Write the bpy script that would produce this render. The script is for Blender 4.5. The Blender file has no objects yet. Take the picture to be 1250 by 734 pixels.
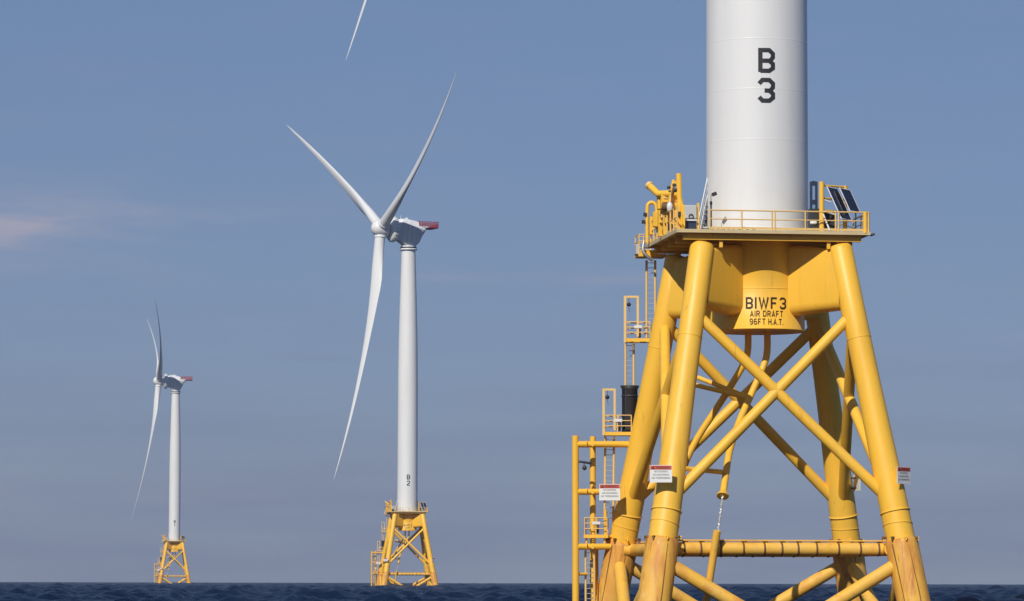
import bpy, math, random
import numpy as np
from mathutils import Vector, Matrix

random.seed(7)
rad = math.radians
scene = bpy.context.scene
col = scene.collection

# ------------------------------------------------------------------ camera
FPX, W, H = 4500.0, 1250.0, 734.0          # focal length in photograph pixels
CAM_H = 1.8
PITCH, ROLL = rad(4.345), rad(0.14)
cam_d = bpy.data.cameras.new('camera')
cam = bpy.data.objects.new('camera', cam_d)
col.objects.link(cam)
cam_d.sensor_width = 36.0
cam_d.lens = 36.0 * FPX / W
cam_d.clip_start = 1.0
cam_d.clip_end = 30000.0
CAM_M = Matrix.Translation((0, 0, CAM_H)) @ Matrix.Rotation(rad(90) + PITCH, 4, 'X') @ Matrix.Rotation(ROLL, 4, 'Z')
cam.matrix_world = CAM_M
scene.camera = cam

# ------------------------------------------------------------------ sky and sun
SUN_AZ, SUN_EL = rad(22.0), rad(37.0)      # sun stands behind the camera, to the left
to_sun = Vector((-math.sin(SUN_AZ) * math.cos(SUN_EL), -math.cos(SUN_AZ) * math.cos(SUN_EL), math.sin(SUN_EL)))
world = bpy.data.worlds.new('World')
scene.world = world
world.use_nodes = True
wt = world.node_tree
wt.nodes.clear()


def wn(kind, **kw):
    n = wt.nodes.new(kind)
    for k, v in kw.items():
        setattr(n, k, v)
    return n


def wl(a, b):
    wt.links.new(a, b)


sky = wn('ShaderNodeTexSky', sky_type='NISHITA')
sky.sun_disc = False
sky.sun_elevation = SUN_EL
sky.sun_rotation = math.atan2(to_sun.x, to_sun.y)
sky.altitude = 0.0
sky.air_density = 1.0
sky.dust_density = 0.0
sky.ozone_density = 8.0
# hazy late-season air: the whole dome is compressed and tinted evenly
gam = wn('ShaderNodeGamma')
gam.inputs['Gamma'].default_value = 0.45
wl(sky.outputs[0], gam.inputs['Color'])
hsv = wn('ShaderNodeMixRGB', blend_type='MULTIPLY')
hsv.inputs[0].default_value = 1.0
hsv.inputs[2].default_value = (1.10, 1.285, 1.75, 1)
wl(gam.outputs[0], hsv.inputs[1])
# thin clouds: noise in (azimuth, elevation), low over the horizon all the way round
tc = wn('ShaderNodeTexCoord')
sep = wn('ShaderNodeSeparateXYZ')
wl(tc.outputs['Generated'], sep.inputs[0])


def wmath(op, a, b=None, c=None, clamp=False):
    n = wn('ShaderNodeMath', operation=op)
    n.use_clamp = clamp
    for i, v in enumerate((a, b, c)):
        if v is None:
            continue
        if isinstance(v, (int, float)):
            n.inputs[i].default_value = v
        else:
            wl(v, n.inputs[i])
    return n.outputs[0]


az = wmath('ARCTAN2', sep.outputs[0], sep.outputs[1])
el = wmath('ARCSINE', sep.outputs[2])
comb = wn('ShaderNodeCombineXYZ')
wl(wmath('MULTIPLY', az, 22.0), comb.inputs[0])
wl(wmath('MULTIPLY', el, 120.0), comb.inputs[1])
comb.inputs[2].default_value = 3.7
noi = wn('ShaderNodeTexNoise')
noi.inputs['Scale'].default_value = 1.0
noi.inputs['Detail'].default_value = 7.0
noi.inputs['Roughness'].default_value = 0.56
noi.inputs['Distortion'].default_value = 0.35
wl(comb.outputs[0], noi.inputs['Vector'])


def cloud_bank(azd, eld, wa, we, gain):
    """A bank of thin cloud round one bearing (degrees) with soft noise-torn edges."""
    dx = wmath('DIVIDE', wmath('SUBTRACT', az, rad(azd)), rad(wa))
    dy = wmath('DIVIDE', wmath('SUBTRACT', el, rad(eld)), rad(we))
    d2 = wmath('ADD', wmath('MULTIPLY', dx, dx), wmath('MULTIPLY', dy, dy))
    fall = wmath('EXPONENT', wmath('MULTIPLY', d2, -1.0))
    return wmath('MULTIPLY', fall, gain)


banks = [(-8.0, 5.40, 1.9, 0.50, 2.0), (-5.2, 5.66, 2.4, 0.20, 0.9), (-3.9, 1.25, 0.6, 0.12, 0.8), (1.6, 4.68, 1.0, 0.10, 0.6), (-1.2, 4.7, 0.8, 0.08, 0.45), (-5.3, 1.32, 0.9, 0.16, 1.1), (-7.9, 1.30, 0.4, 0.14, 1.3),
         (-3.4, 1.2, 0.9, 0.10, 0.30), (0.8, 4.7, 1.2, 0.12, 0.22), (6.4, 3.5, 1.0, 0.12, 0.22), (12.0, 4.0, 2.6, 0.5, 0.7), (-14.0, 3.0, 3.0, 0.5, 0.8)]
bsum = None
for b in banks:
    v = cloud_bank(*b)
    bsum = v if bsum is None else wmath('ADD', bsum, v)
nfac = wmath('MULTIPLY', wmath('SUBTRACT', noi.outputs[0], 0.30), 2.4, clamp=True)
thin = wmath('MULTIPLY', wmath('SUBTRACT', noi.outputs[0], 0.50), 0.8, clamp=True)
low = wmath('EXPONENT', wmath('MULTIPLY', wmath('MULTIPLY', el, el), -40.0))
cfac = wmath('MULTIPLY', wmath('ADD', wmath('MULTIPLY', bsum, nfac), wmath('MULTIPLY', thin, low)), 0.62, clamp=True)
mixc = wn('ShaderNodeMixRGB')
wl(cfac, mixc.inputs[0])
wl(hsv.outputs[0], mixc.inputs[1])
mixc.inputs[2].default_value = (3.6, 3.65, 4.7, 1)
# a distant shadowed cloud streak
grey = wmath('MULTIPLY', wmath('ADD', cloud_bank(-3.0, 3.45, 0.9, 0.11, 1.2), cloud_bank(-1.0, 2.6, 5.0, 0.22, 0.35)), wmath('MULTIPLY', nfac, 0.75), clamp=True)
# mauve-grey bank of far low cloud all round the horizon, torn into bands
combl = wn('ShaderNodeCombineXYZ')
wl(wmath('MULTIPLY', az, 9.0), combl.inputs[0])
wl(wmath('MULTIPLY', el, 95.0), combl.inputs[1])
combl.inputs[2].default_value = 11.3
noil = wn('ShaderNodeTexNoise')
noil.inputs['Scale'].default_value = 1.0
noil.inputs['Detail'].default_value = 5.0
noil.inputs['Roughness'].default_value = 0.5
wl(combl.outputs[0], noil.inputs['Vector'])
bank = wmath('EXPONENT', wmath('MULTIPLY', wmath('MULTIPLY', el, el), -1.0 / rad(3.2) ** 2))
band = wmath('ADD', 0.42, wmath('MULTIPLY', wmath('SUBTRACT', noil.outputs[0], 0.45), 1.6))
grey = wmath('MAXIMUM', grey, wmath('MULTIPLY', bank, band, clamp=True))
mixg = wn('ShaderNodeMixRGB')
wl(grey, mixg.inputs[0])
wl(mixc.outputs[0], mixg.inputs[1])
mixg.inputs[2].default_value = (1.66, 2.14, 3.5, 1)
bg = wn('ShaderNodeBackground')
bg.inputs['Strength'].default_value = 0.10
wl(mixg.outputs[0], bg.inputs['Color'])
wo = wn('ShaderNodeOutputWorld')
wl(bg.outputs[0], wo.inputs[0])

sun_d = bpy.data.lights.new('sun', 'SUN')
sun_d.energy = 3.75
sun_d.angle = rad(0.5)
sun_d.color = (1.0, 0.94, 0.85)
sun = bpy.data.objects.new('sun', sun_d)
col.objects.link(sun)
sun.rotation_euler = to_sun.to_track_quat('Z', 'Y').to_euler()

vs = scene.view_settings
vs.view_transform = 'Standard'
vs.look = 'None'
vs.exposure = 0.0
vs.gamma = 1.0
vs.use_curve_mapping = False

# ------------------------------------------------------------------ materials
MATS = {}


def mat(name, base, rough=0.4, metal=0.0, noise=0.05, nscale=0.6, spec=0.5, extra=None, bump=0.0, bscale=30.0):
    m = bpy.data.materials.new(name)
    m.use_nodes = True
    t = m.node_tree
    b = t.nodes['Principled BSDF']
    b.inputs['Roughness'].default_value = rough
    b.inputs['Metallic'].default_value = metal
    b.inputs['Specular IOR Level'].default_value = spec
    tcx = t.nodes.new('ShaderNodeTexCoord')
    n = t.nodes.new('ShaderNodeTexNoise')
    n.inputs['Scale'].default_value = nscale
    n.inputs['Detail'].default_value = 6
    t.links.new(tcx.outputs['Object'], n.inputs['Vector'])
    mx = t.nodes.new('ShaderNodeMixRGB')
    mx.inputs[1].default_value = (*[c * (1 - noise) for c in base], 1)
    mx.inputs[2].default_value = (*[min(1, c * (1 + noise)) for c in base], 1)
    t.links.new(n.outputs[0], mx.inputs[0])
    out = mx.outputs[0]
    if extra:
        out = extra(t, tcx, out, b)
    t.links.new(out, b.inputs['Base Color'])
    if bump:
        bn = t.nodes.new('ShaderNodeTexNoise')
        bn.inputs['Scale'].default_value = bscale
        bn.inputs['Detail'].default_value = 4
        t.links.new(tcx.outputs['Object'], bn.inputs['Vector'])
        bp = t.nodes.new('ShaderNodeBump')
        bp.inputs['Strength'].default_value = bump
        bp.inputs['Distance'].default_value = 0.02
        t.links.new(bn.outputs[0], bp.inputs['Height'])
        t.links.new(bp.outputs[0], b.inputs['Normal'])
    MATS[name] = m
    return m


def stain(t, tcx, prev, colr, scale, lo, hi, amount, seed=0.0, zband=None):
    """Wear and stains: stretched noise thresholded, mixed over prev."""
    mp = t.nodes.new('ShaderNodeMapping')
    mp.inputs['Scale'].default_value = scale
    mp.inputs['Location'].default_value = (seed, seed * 1.7, seed * 0.3)
    t.links.new(tcx.outputs['Object'], mp.inputs['Vector'])
    n = t.nodes.new('ShaderNodeTexNoise')
    n.inputs['Scale'].default_value = 1.0
    n.inputs['Detail'].default_value = 8
    n.inputs['Roughness'].default_value = 0.6
    t.links.new(mp.outputs[0], n.inputs['Vector'])
    mr = t.nodes.new('ShaderNodeMapRange')
    mr.inputs['From Min'].default_value = lo
    mr.inputs['From Max'].default_value = hi
    mr.inputs['To Max'].default_value = amount
    t.links.new(n.outputs[0], mr.inputs['Value'])
    fac = mr.outputs[0]
    if zband:                                   # stains that start at a fitting and run down from it
        sz = t.nodes.new('ShaderNodeSeparateXYZ')
        t.links.new(tcx.outputs['Object'], sz.inputs[0])
        zr_ = t.nodes.new('ShaderNodeMapRange')
        zr_.inputs['From Min'].default_value = zband[0]
        zr_.inputs['From Max'].default_value = zband[1]
        t.links.new(sz.outputs[2], zr_.inputs['Value'])
        mu = t.nodes.new('ShaderNodeMath')
        mu.operation = 'MULTIPLY'
        t.links.new(fac, mu.inputs[0])
        t.links.new(zr_.outputs[0], mu.inputs[1])
        fac = mu.outputs[0]
    mx = t.nodes.new('ShaderNodeMixRGB')
    mx.inputs[2].default_value = (*colr, 1)
    t.links.new(fac, mx.inputs[0])
    t.links.new(prev, mx.inputs[1])
    return mx.outputs[0]


def paint_wear(t, tcx, prev, b):
    prev = stain(t, tcx, prev, (0.86, 0.60, 0.14), (0.35, 0.35, 0.12), 0.47, 0.67, 0.3, 17.0)
    o = stain(t, tcx, prev, (0.66, 0.33, 0.04), (1.3, 1.3, 0.16), 0.52, 0.80, 0.40)
    o = stain(t, tcx, o, (0.36, 0.15, 0.03), (4.2, 4.2, 0.30), 0.62, 0.76, 0.6, 4.0)
    return o


def sleeve_wear(t, tcx, prev, b):
    o = stain(t, tcx, prev, (0.76, 0.45, 0.11), (0.7, 0.7, 0.35), 0.48, 0.68, 0.6, 2.0)
    o = stain(t, tcx, o, (0.62, 0.215, 0.04), (1.3, 1.3, 0.30), 0.48, 0.66, 0.72, 6.0)
    o = stain(t, tcx, o, (0.40, 0.13, 0.03), (2.6, 2.6, 0.18), 0.54, 0.70, 0.8, 3.0)
    o = stain(t, tcx, o, (0.50, 0.15, 0.03), (2.2, 2.2, 0.12), 0.42, 0.62, 0.65, 21.0, zband=(0.8, 4.2))
    o = stain(t, tcx, o, (0.80, 0.60, 0.30), (4.0, 4.0, 0.25), 0.62, 0.72, 0.7, 13.0)
    o = stain(t, tcx, o, (0.16, 0.06, 0.03), (5.0, 5.0, 0.8), 0.64, 0.74, 0.8, 9.0)
    return o


def brace_wear(t, tcx, prev, b):
    o = stain(t, tcx, prev, (0.80, 0.50, 0.13), (0.7, 0.7, 0.7), 0.45, 0.65, 0.5, 2.0)
    o = stain(t, tcx, o, (0.60, 0.22, 0.04), (0.9, 0.9, 0.9), 0.54, 0.70, 0.7, 6.0)
    o = stain(t, tcx, o, (0.20, 0.08, 0.03), (4.0, 4.0, 4.0), 0.63, 0.75, 0.7, 9.0)
    return o


def white_wear(t, tcx, prev, b):
    o = stain(t, tcx, prev, (0.60, 0.60, 0.57), (0.8, 0.8, 0.07), 0.46, 0.80, 0.30)
    return o


YB = (0.93, 0.525, 0.046)
mat('yellow_paint', YB, 0.46, noise=0.05, nscale=0.8, extra=paint_wear, bump=0.05, bscale=6)
mat('splash_zone_coating', (0.80, 0.43, 0.055), 0.6, noise=0.08, nscale=1.5, extra=sleeve_wear, bump=0.25, bscale=9)
mat('brace_coating', (0.86, 0.48, 0.06), 0.58, noise=0.08, nscale=1.5, extra=brace_wear, bump=0.2, bscale=9)
mat('yellow_rail', (0.82, 0.54, 0.19), 0.45, noise=0.08, nscale=4)
mat('deck_edge', (0.60, 0.49, 0.29), 0.6, noise=0.1, nscale=3, extra=paint_wear)
mat('tower_white', (0.79, 0.79, 0.775), 0.38, noise=0.02, nscale=0.5, extra=white_wear)
mat('blade_white', (0.80, 0.80, 0.785), 0.34, noise=0.02, nscale=0.3, extra=white_wear)
mat('nacelle_white', (0.80, 0.81, 0.81), 0.42, noise=0.04, nscale=1.0, extra=white_wear)
mat('helideck_mesh', (0.40, 0.11, 0.14), 0.6, noise=0.3, nscale=1.5)
mat('helideck_red', (0.26, 0.02, 0.045), 0.5, noise=0.15, nscale=2.0)
mat('dark_metal', (0.035, 0.038, 0.045), 0.5, noise=0.2, nscale=5)
mat('black_rubber', (0.018, 0.018, 0.02), 0.6, noise=0.3, nscale=3, bump=0.2)
mat('grey_steel', (0.42, 0.43, 0.43), 0.42, metal=0.6, noise=0.15, nscale=4)
mat('cabinet_grey', (0.50, 0.52, 0.53), 0.5, noise=0.08, nscale=3)
mat('blue_steel', (0.025, 0.04, 0.08), 0.45, noise=0.2, nscale=4)
mat('solar_cell', (0.012, 0.016, 0.035), 0.16, noise=0.3, nscale=8)
mat('panel_frame', (0.70, 0.71, 0.72), 0.4, noise=0.05)
mat('letter_black', (0.022, 0.024, 0.03), 0.55, noise=0.2, nscale=6)
mat('letter_brown', (0.05, 0.028, 0.012), 0.55, noise=0.2, nscale=6)
mat('sign_white', (0.80, 0.80, 0.77), 0.45, noise=0.03)
mat('sign_red', (0.56, 0.085, 0.045), 0.45, noise=0.08)
mat('rusty_strap', (0.17, 0.085, 0.03), 0.7, noise=0.4, nscale=6)
mat('chain_steel', (0.62, 0.63, 0.62), 0.4, metal=0.4, noise=0.25, nscale=14)
mat('lamp_glass', (0.75, 0.76, 0.74), 0.2, noise=0.03)


# ------------------------------------------------------------------ mesh builder
class MB:
    def __init__(s):
        s.v, s.f, s.smooth = [], [], []

    def add(s, verts, faces, smooth=False):
        o = len(s.v)
        s.v += [tuple(p) for p in verts]
        s.f += [tuple(i + o for i in f) for f in faces]
        s.smooth += [smooth] * len(faces)
        return s

    def box(s, c, size, R=None, bevel=0.0):
        c = Vector(c)
        x, y, z = [d / 2 for d in size]
        R = R or Matrix.Identity(3)
        if bevel <= 0:
            vs_ = [Vector((i * x, j * y, k * z)) for i in (-1, 1) for j in (-1, 1) for k in (-1, 1)]
            fs = [(0, 1, 3, 2), (4, 6, 7, 5), (0, 4, 5, 1), (2, 3, 7, 6), (0, 2, 6, 4), (1, 5, 7, 3)]
            return s.add([c + R @ p for p in vs_], fs)
        b = min(bevel, x * .45, y * .45, z * .45)
        ring = []
        for zz, ins in ((-z, b), (-z + b, 0), (z - b, 0), (z, b)):
            X, Y = x - ins, y - ins
            q = b if ins == 0 else b * .6
            ring.append([(-X + q, -Y), (X - q, -Y), (X, -Y + q), (X, Y - q), (X - q, Y), (-X + q, Y), (-X, Y - q), (-X, -Y + q), zz])
        vv, ff = [], []
        for r in ring:
            for p in r[:8]:
                vv.append(c + R @ Vector((p[0], p[1], r[8])))
        for k in range(3):
            for i in range(8):
                j = (i + 1) % 8
                ff.append((k * 8 + i, k * 8 + j, k * 8 + 8 + j, k * 8 + 8 + i))
        ff.append(tuple(range(7, -1, -1)))
        ff.append(tuple(range(24, 32)))
        return s.add(vv, ff)

    def tube(s, pts, r, seg=16, cap=True, radii=None):
        pts = [Vector(p) for p in pts]
        n = len(pts)
        up = None
        vv, ff = [], []
        for i, p in enumerate(pts):
            if i == 0:
                d = (pts[1] - p)
            elif i == n - 1:
                d = p - pts[i - 1]
            else:
                d = (pts[i + 1] - p).normalized() + (p - pts[i - 1]).normalized()
            d.normalize()
            if up is None:
                up = Vector((0, 0, 1)) if abs(d.z) < .9 else Vector((1, 0, 0))
            a = d.cross(up).normalized()
            up = a.cross(d).normalized()
            rr = radii[i] if radii else r
            for k in range(seg):
                t = 2 * math.pi * k / seg
                vv.append(p + (a * math.cos(t) + up * math.sin(t)) * rr)
        for i in range(n - 1):
            for k in range(seg):
                j = (k + 1) % seg
                ff.append((i * seg + k, i * seg + j, i * seg + seg + j, i * seg + seg + k))
        s.add(vv, ff, True)
        if cap:
            s.add(vv[:seg], [tuple(range(seg - 1, -1, -1))])
            s.add(vv[-seg:], [tuple(range(seg))])
        return s

    def lathe(s, prof, seg=48, M=None, cap=True):
        """prof: (radius, z) pairs, bottom to top; M: 4x4 placing the axis."""
        M = M or Matrix.Identity(4)
        vv, ff = [], []
        for r, z in prof:
            for k in range(seg):
                t = 2 * math.pi * k / seg
                vv.append(M @ Vector((r * math.cos(t), r * math.sin(t), z)))
        for i in range(len(prof) - 1):
            for k in range(seg):
                j = (k + 1) % seg
                ff.append((i * seg + k, i * seg + j, i * seg + seg + j, i * seg + seg + k))
        s.add(vv, ff, True)
        if cap:
            s.add(vv[:seg], [tuple(range(seg - 1, -1, -1))])
            s.add(vv[-seg:], [tuple(range(seg))])
        return s

    def build(s, name, m, parent=None, smooth=None, sharp=32):
        me = bpy.data.meshes.new(name)
        me.from_pydata(s.v, [], s.f)
        me.polygons.foreach_set('use_smooth', [b if smooth is None else smooth for b in s.smooth])
        me.update()
        me.materials.append(MATS[m])
        o = bpy.data.objects.new(name, me)
        col.objects.link(o)
        if parent:
            o.parent = parent
        return o


def empty(name, parent=None):
    o = bpy.data.objects.new(name, None)
    o.empty_display_size = 1.0
    col.objects.link(o)
    o.parent = parent
    return o


def tag(o, label, cat, group=None):
    o['label'] = label
    o['category'] = cat
    if group:
        o['group'] = group
    return o


def rotz(a):
    return Matrix.Rotation(a, 3, 'Z')


def smooth_path(pts, n=6):
    pts = [Vector(p) for p in pts]
    out = []
    for i in range(len(pts) - 1):
        p0 = pts[max(i - 1, 0)]
        p1, p2 = pts[i], pts[i + 1]
        p3 = pts[min(i + 2, len(pts) - 1)]
        for k in range(n):
            t = k / n
            out.append(0.5 * ((2 * p1) + (p2 - p0) * t + (2 * p0 - 5 * p1 + 4 * p2 - p3) * t * t + (3 * p1 - p0 - 3 * p2 + p3) * t ** 3))
    out.append(pts[-1])
    return out


# ------------------------------------------------------------------ the three sites
def site(px, dist):
    dx = (px - W / 2) / FPX
    b = math.atan(dx)
    return dict(loc=Vector((math.sin(b), math.cos(b), 0)) * dist, rot=-b, dist=dist)


NEAR = site(925.4, 216.0)
MID = site(498.0, 1085.0)
FAR = site(214.4, 1930.0)
NEAR_M = Matrix.Translation(NEAR['loc']) @ Matrix.Rotation(NEAR['rot'], 4, 'Z')
NEAR_I = NEAR_M.inverted()


def at(px, py, Y=0.0):
    """Photograph pixel to a point of the near site's frame at depth Y behind its tower axis."""
    d = CAM_M.to_3x3() @ Vector((px - W / 2, H / 2 - py, -FPX))
    o = NEAR_I @ CAM_M.translation
    d = NEAR_I.to_3x3() @ d
    return o + d * ((Y - o.y) / d.y)


# ------------------------------------------------------------------ sea
def build_sea():
    rng = np.random.default_rng(11)
    r = [0.5, 20, 60, 120, 180, 220, 250]
    while r[-1] < 5200:
        r.append(r[-1] * 1.0025)
    while r[-1] < 6000:
        r.append(r[-1] * 1.03)
    r = np.array(r)
    fine = np.arange(-10.5, 10.5001, 0.045)
    a = np.concatenate([np.arange(-180, -10.5, 4.0), fine, np.arange(13, 180, 4.0)])
    a = np.radians(a)
    Rg, Ag = np.meshgrid(r, a, indexing='ij')
    X, Y = Rg * np.sin(Ag), Rg * np.cos(Ag)
    dr = np.gradient(r)[:, None]
    Z = np.zeros_like(X)
    wind = math.radians(205)
    da = 0.045 * math.pi / 180
    ct, st_ = np.sin(Ag), np.cos(Ag)
    for k in range(110):
        lam = 1.3 * (17.0 / 1.3) ** rng.random()
        th = wind + rng.normal(0, 0.85)
        amp = 0.0135 * lam ** 0.62 * (0.5 + rng.random())
        ph = rng.random() * 6.283
        kx, ky = 2 * math.pi / lam * math.cos(th), 2 * math.pi / lam * math.sin(th)
        kr = np.abs(kx * ct + ky * st_) * dr
        kt = np.abs(kx * st_ - ky * ct) * Rg * da
        fade = np.clip((1.9 - kr) / 0.7, 0, 1) * np.clip((1.9 - kt) / 0.7, 0, 1)
        s = np.sin(kx * X + ky * Y + ph)
        Z += amp * fade * (s + 0.35 * (s * s - .5))
    Z *= np.clip((Rg - 150) / 100, 0, 1)
    Z -= Rg ** 2 / (2 * 6371000.0)
    nr, na = X.shape
    co = np.stack([X, Y, Z], -1).reshape(-1, 3)
    i = np.arange(nr - 1)[:, None] * na
    j = np.arange(na)[None, :]
    j2 = (j + 1) % na
    q = np.stack([i + j, i + j2, i + na + j2, i + na + j], -1).reshape(-1, 4)
    q = q[:, ::-1]
    me = bpy.data.meshes.new('sea')
    me.vertices.add(len(co))
    me.vertices.foreach_set('co', co.ravel())
    me.loops.add(q.size)
    me.loops.foreach_set('vertex_index', q.ravel().astype(np.int32))
    me.polygons.add(len(q))
    me.polygons.foreach_set('loop_start', np.arange(0, q.size, 4, dtype=np.int32))
    me.polygons.foreach_set('use_smooth', np.ones(len(q), dtype=bool))
    me.update(calc_edges=True)
    m = bpy.data.materials.new('sea_water')
    m.use_nodes = True
    t = m.node_tree
    b = t.nodes['Principled BSDF']
    b.inputs['Base Color'].default_value = (0.005, 0.016, 0.048, 1)
    b.inputs['Roughness'].default_value = 0.25
    b.inputs['Specular IOR Level'].default_value = 0.06
    b.inputs['IOR'].default_value = 1.33
    tcx = t.nodes.new('ShaderNodeTexCoord')
    n1 = t.nodes.new('ShaderNodeTexNoise')
    n1.inputs['Scale'].default_value = 1.1
    n1.inputs['Detail'].default_value = 6
    n1.inputs['Roughness'].default_value = 0.62
    t.links.new(tcx.outputs['Object'], n1.inputs['Vector'])
    bp = t.nodes.new('ShaderNodeBump')
    bp.inputs['Strength'].default_value = 1.0
    bp.inputs['Distance'].default_value = 0.55
    t.links.new(n1.outputs[0], bp.inputs['Height'])
    t.links.new(bp.outputs[0], b.inputs['Normal'])
    me.materials.append(m)
    o = bpy.data.objects.new('sea', me)
    col.objects.link(o)
    o['kind'] = 'structure'
    o['label'] = 'dark navy choppy sea reaching to the horizon'
    return o


build_sea()

# ------------------------------------------------------------------ foundation geometry
PHI = rad(11.5)
RJ = rotz(PHI)


def J(p, q, z):
    """Jacket frame (along the front face, towards the back) to site frame."""
    return RJ @ Vector((p, q, z))


def half(z):
    return 7.55 - 0.1666 * z


def legp(sp, sq, z):
    return J(sp * half(z), sq * half(z), z)


FACES = [((-1, -1), (1, -1)), ((1, -1), (1, 1)), ((1, 1), (-1, 1)), ((-1, 1), (-1, -1))]   # front, right, back, left
DZ = 21.90          # deck top
TY = 'yellow_paint'


def text_mesh(body, size, width=None):
    cu = bpy.data.curves.new('lettering', 'FONT')
    cu.body = body
    cu.size = size
    cu.align_x = 'CENTER'
    cu.offset = (0.022 if size > .6 else .006) * size
    o = bpy.data.objects.new('lettering', cu)
    col.objects.link(o)
    bpy.context.view_layer.update()
    dg = bpy.context.evaluated_depsgraph_get()
    me = bpy.data.meshes.new_from_object(o.evaluated_get(dg))
    vs_ = [v.co.copy() for v in me.vertices]
    fs = [tuple(p.vertices) for p in me.polygons]
    bpy.data.objects.remove(o)
    bpy.data.curves.remove(cu)
    bpy.data.meshes.remove(me)
    if width and vs_:
        xs = [v.x for v in vs_]
        w0, c0 = max(xs) - min(xs), (max(xs) + min(xs)) / 2
        for v in vs_:
            v.x = (v.x - c0) * width / w0
    return vs_, fs


def stroke_glyph(paths, w, scale):
    """Flat block glyph made of mitred strokes; returns verts (x, y) and faces."""
    vv, ff = [], []
    for n, path in enumerate(paths):
        P = [Vector((x, y)) for x, y in path]
        k = len(P)
        o = len(vv)
        for i, p in enumerate(P):
            if i == 0:
                d1 = d2 = (P[1] - p).normalized()
            elif i == k - 1:
                d1 = d2 = (p - P[i - 1]).normalized()
            else:
                d1, d2 = (p - P[i - 1]).normalized(), (P[i + 1] - p).normalized()
            n1 = Vector((-d1.y, d1.x))
            n2 = Vector((-d2.y, d2.x))
            m = (n1 + n2).normalized()
            m = m / max(.4, m.dot(n1)) * w / 2
            vv += [(*(p + m) * 1.0, n * .003), (*(p - m) * 1.0, n * .003)]
        for i in range(k - 1):
            ff.append((o + 2 * i, o + 2 * i + 1, o + 2 * i + 3, o + 2 * i + 2))
    return [Vector((x * scale, y * scale, z)) for x, y, z in vv], ff


def split_long(paths):
    out = []
    for p in paths:
        q = [p[0]]
        for a, b in zip(p, p[1:]):
            L = math.hypot(b[0] - a[0], b[1] - a[1])
            n = max(1, int(L / .18))
            for i in range(1, n + 1):
                q.append((a[0] + (b[0] - a[0]) * i / n, a[1] + (b[1] - a[1]) * i / n))
        out.append(q)
    return out


GLYPH = {
    'B': [[(0.1, 0.02), (0.1, 1.3), (.62, 1.3), (.84, 1.1), (.84, .88), (.68, .68), (.1, .68)], [(.62, .68), (.84, .5), (.84, .25), (.62, .09), (.1, .09)]],
    '3': [[(.02, 1.08), (.22, 1.3), (.62, 1.3), (.84, 1.1), (.84, .88), (.68, .68), (.34, .68)], [(.62, .68), (.84, .5), (.84, .27), (.62, .09), (.22, .09), (.02, .3)]],
    '2': [[(.02, 1.08), (.22, 1.3), (.64, 1.3), (.84, 1.1), (.84, .82), (.12, .24), (.12, .09), (.92, .09)]],
    '1': [[(.22, 1.08), (.46, 1.3), (.46, .0)]],
}


BLOCK = {
    'I': [[(.0, 0), (.0, 1.39)]], 'F': [[(0, 0), (0, 1.29), (.74, 1.29)], [(0, .68), (.62, .68)]],
    'W': [[(0, 1.39), (.30, .05), (.58, 1.2), (.86, .05), (1.16, 1.39)]],
    'A': [[(0, 0), (.42, 1.33), (.84, 0)], [(.17, .40), (.67, .40)]],
    'R': [[(0, 0), (0, 1.29), (.55, 1.29), (.76, 1.1), (.76, .82), (.55, .64), (0, .64)], [(.40, .64), (.80, 0)]],
    'D': [[(0, .10), (0, 1.29), (.52, 1.29), (.78, 1.0), (.78, .38), (.52, .10), (-.1, .10)]],
    'T': [[(0, 1.29), (.9, 1.29)], [(.45, 1.25), (.45, 0)]], 'H': [[(0, 0), (0, 1.39)], [(.76, 0), (.76, 1.39)], [(0, .68), (.76, .68)]],
    '9': [[(.06, .2), (.24, .09), (.56, .09), (.78, .3), (.78, 1.05), (.58, 1.29), (.22, 1.29), (.0, 1.08), (.0, .8), (.2, .62), (.76, .62)]],
    '6': [[(.74, 1.2), (.56, 1.29), (.24, 1.29), (.0, 1.08), (.0, .3), (.22, .09), (.58, .09), (.80, .3), (.80, .56), (.6, .76), (.02, .76)]],
    '.': [[(.0, .0), (.0, .2)]],
}


def block_text(body, height, width, stroke=.235):
    """A line of block capitals, centred on x, height metres tall and width metres long."""
    vv, ff, x, n = [], [], 0.0, 0
    for ch in body:
        if ch == ' ':
            x += .55
            continue
        paths = BLOCK.get(ch) or GLYPH[ch]
        xs = [p[0] for pa in paths for p in pa]
        x0 = min(xs)
        vs_, fs = stroke_glyph(paths, stroke, 1.0)
        o = len(vv)
        vv += [Vector((v.x - x0 + x, v.y, v.z)) for v in vs_]
        ff += [tuple(i + o for i in f) for f in fs]
        x += max(xs) - x0 + .48 * (1 if ch != '.' else .8)
    w0 = max(v.x for v in vv)
    return [Vector(((v.x - w0 / 2) * width / w0, v.y * height / 1.39, v.z)) for v in vv], ff


def on_cylinder(vs_, r, cx_ang, z0, off=0.012):
    """Wrap flat lettering round a vertical cylinder; cx_ang is the bearing of its centre (0 faces the camera, + right)."""
    out = []
    for v in vs_:
        t = cx_ang + v.x / r
        rr = r + off + v.z
        out.append(Vector((rr * math.sin(t), -rr * math.cos(t), z0 + v.y)))
    return out


def ladder_mesh(top, bot, wdir, width=0.5, r=0.045, spacing=0.3):
    top, bot, wdir = Vector(top), Vector(bot), Vector(wdir).normalized()
    s = MB()
    rails = []
    for sgn in (-1, 1):
        m = MB()
        o = wdir * (sgn * width / 2)
        m.tube([top + o, bot + o], r, 8)
        rails.append(m)
    L = (top - bot).length
    n = int(L / spacing)
    for i in range(n):
        p = bot + (top - bot) * ((i + .5) / n)
        s.tube([p - wdir * width / 2, p + wdir * width / 2], 0.022, 6, cap=False)
    return rails, s


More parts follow.
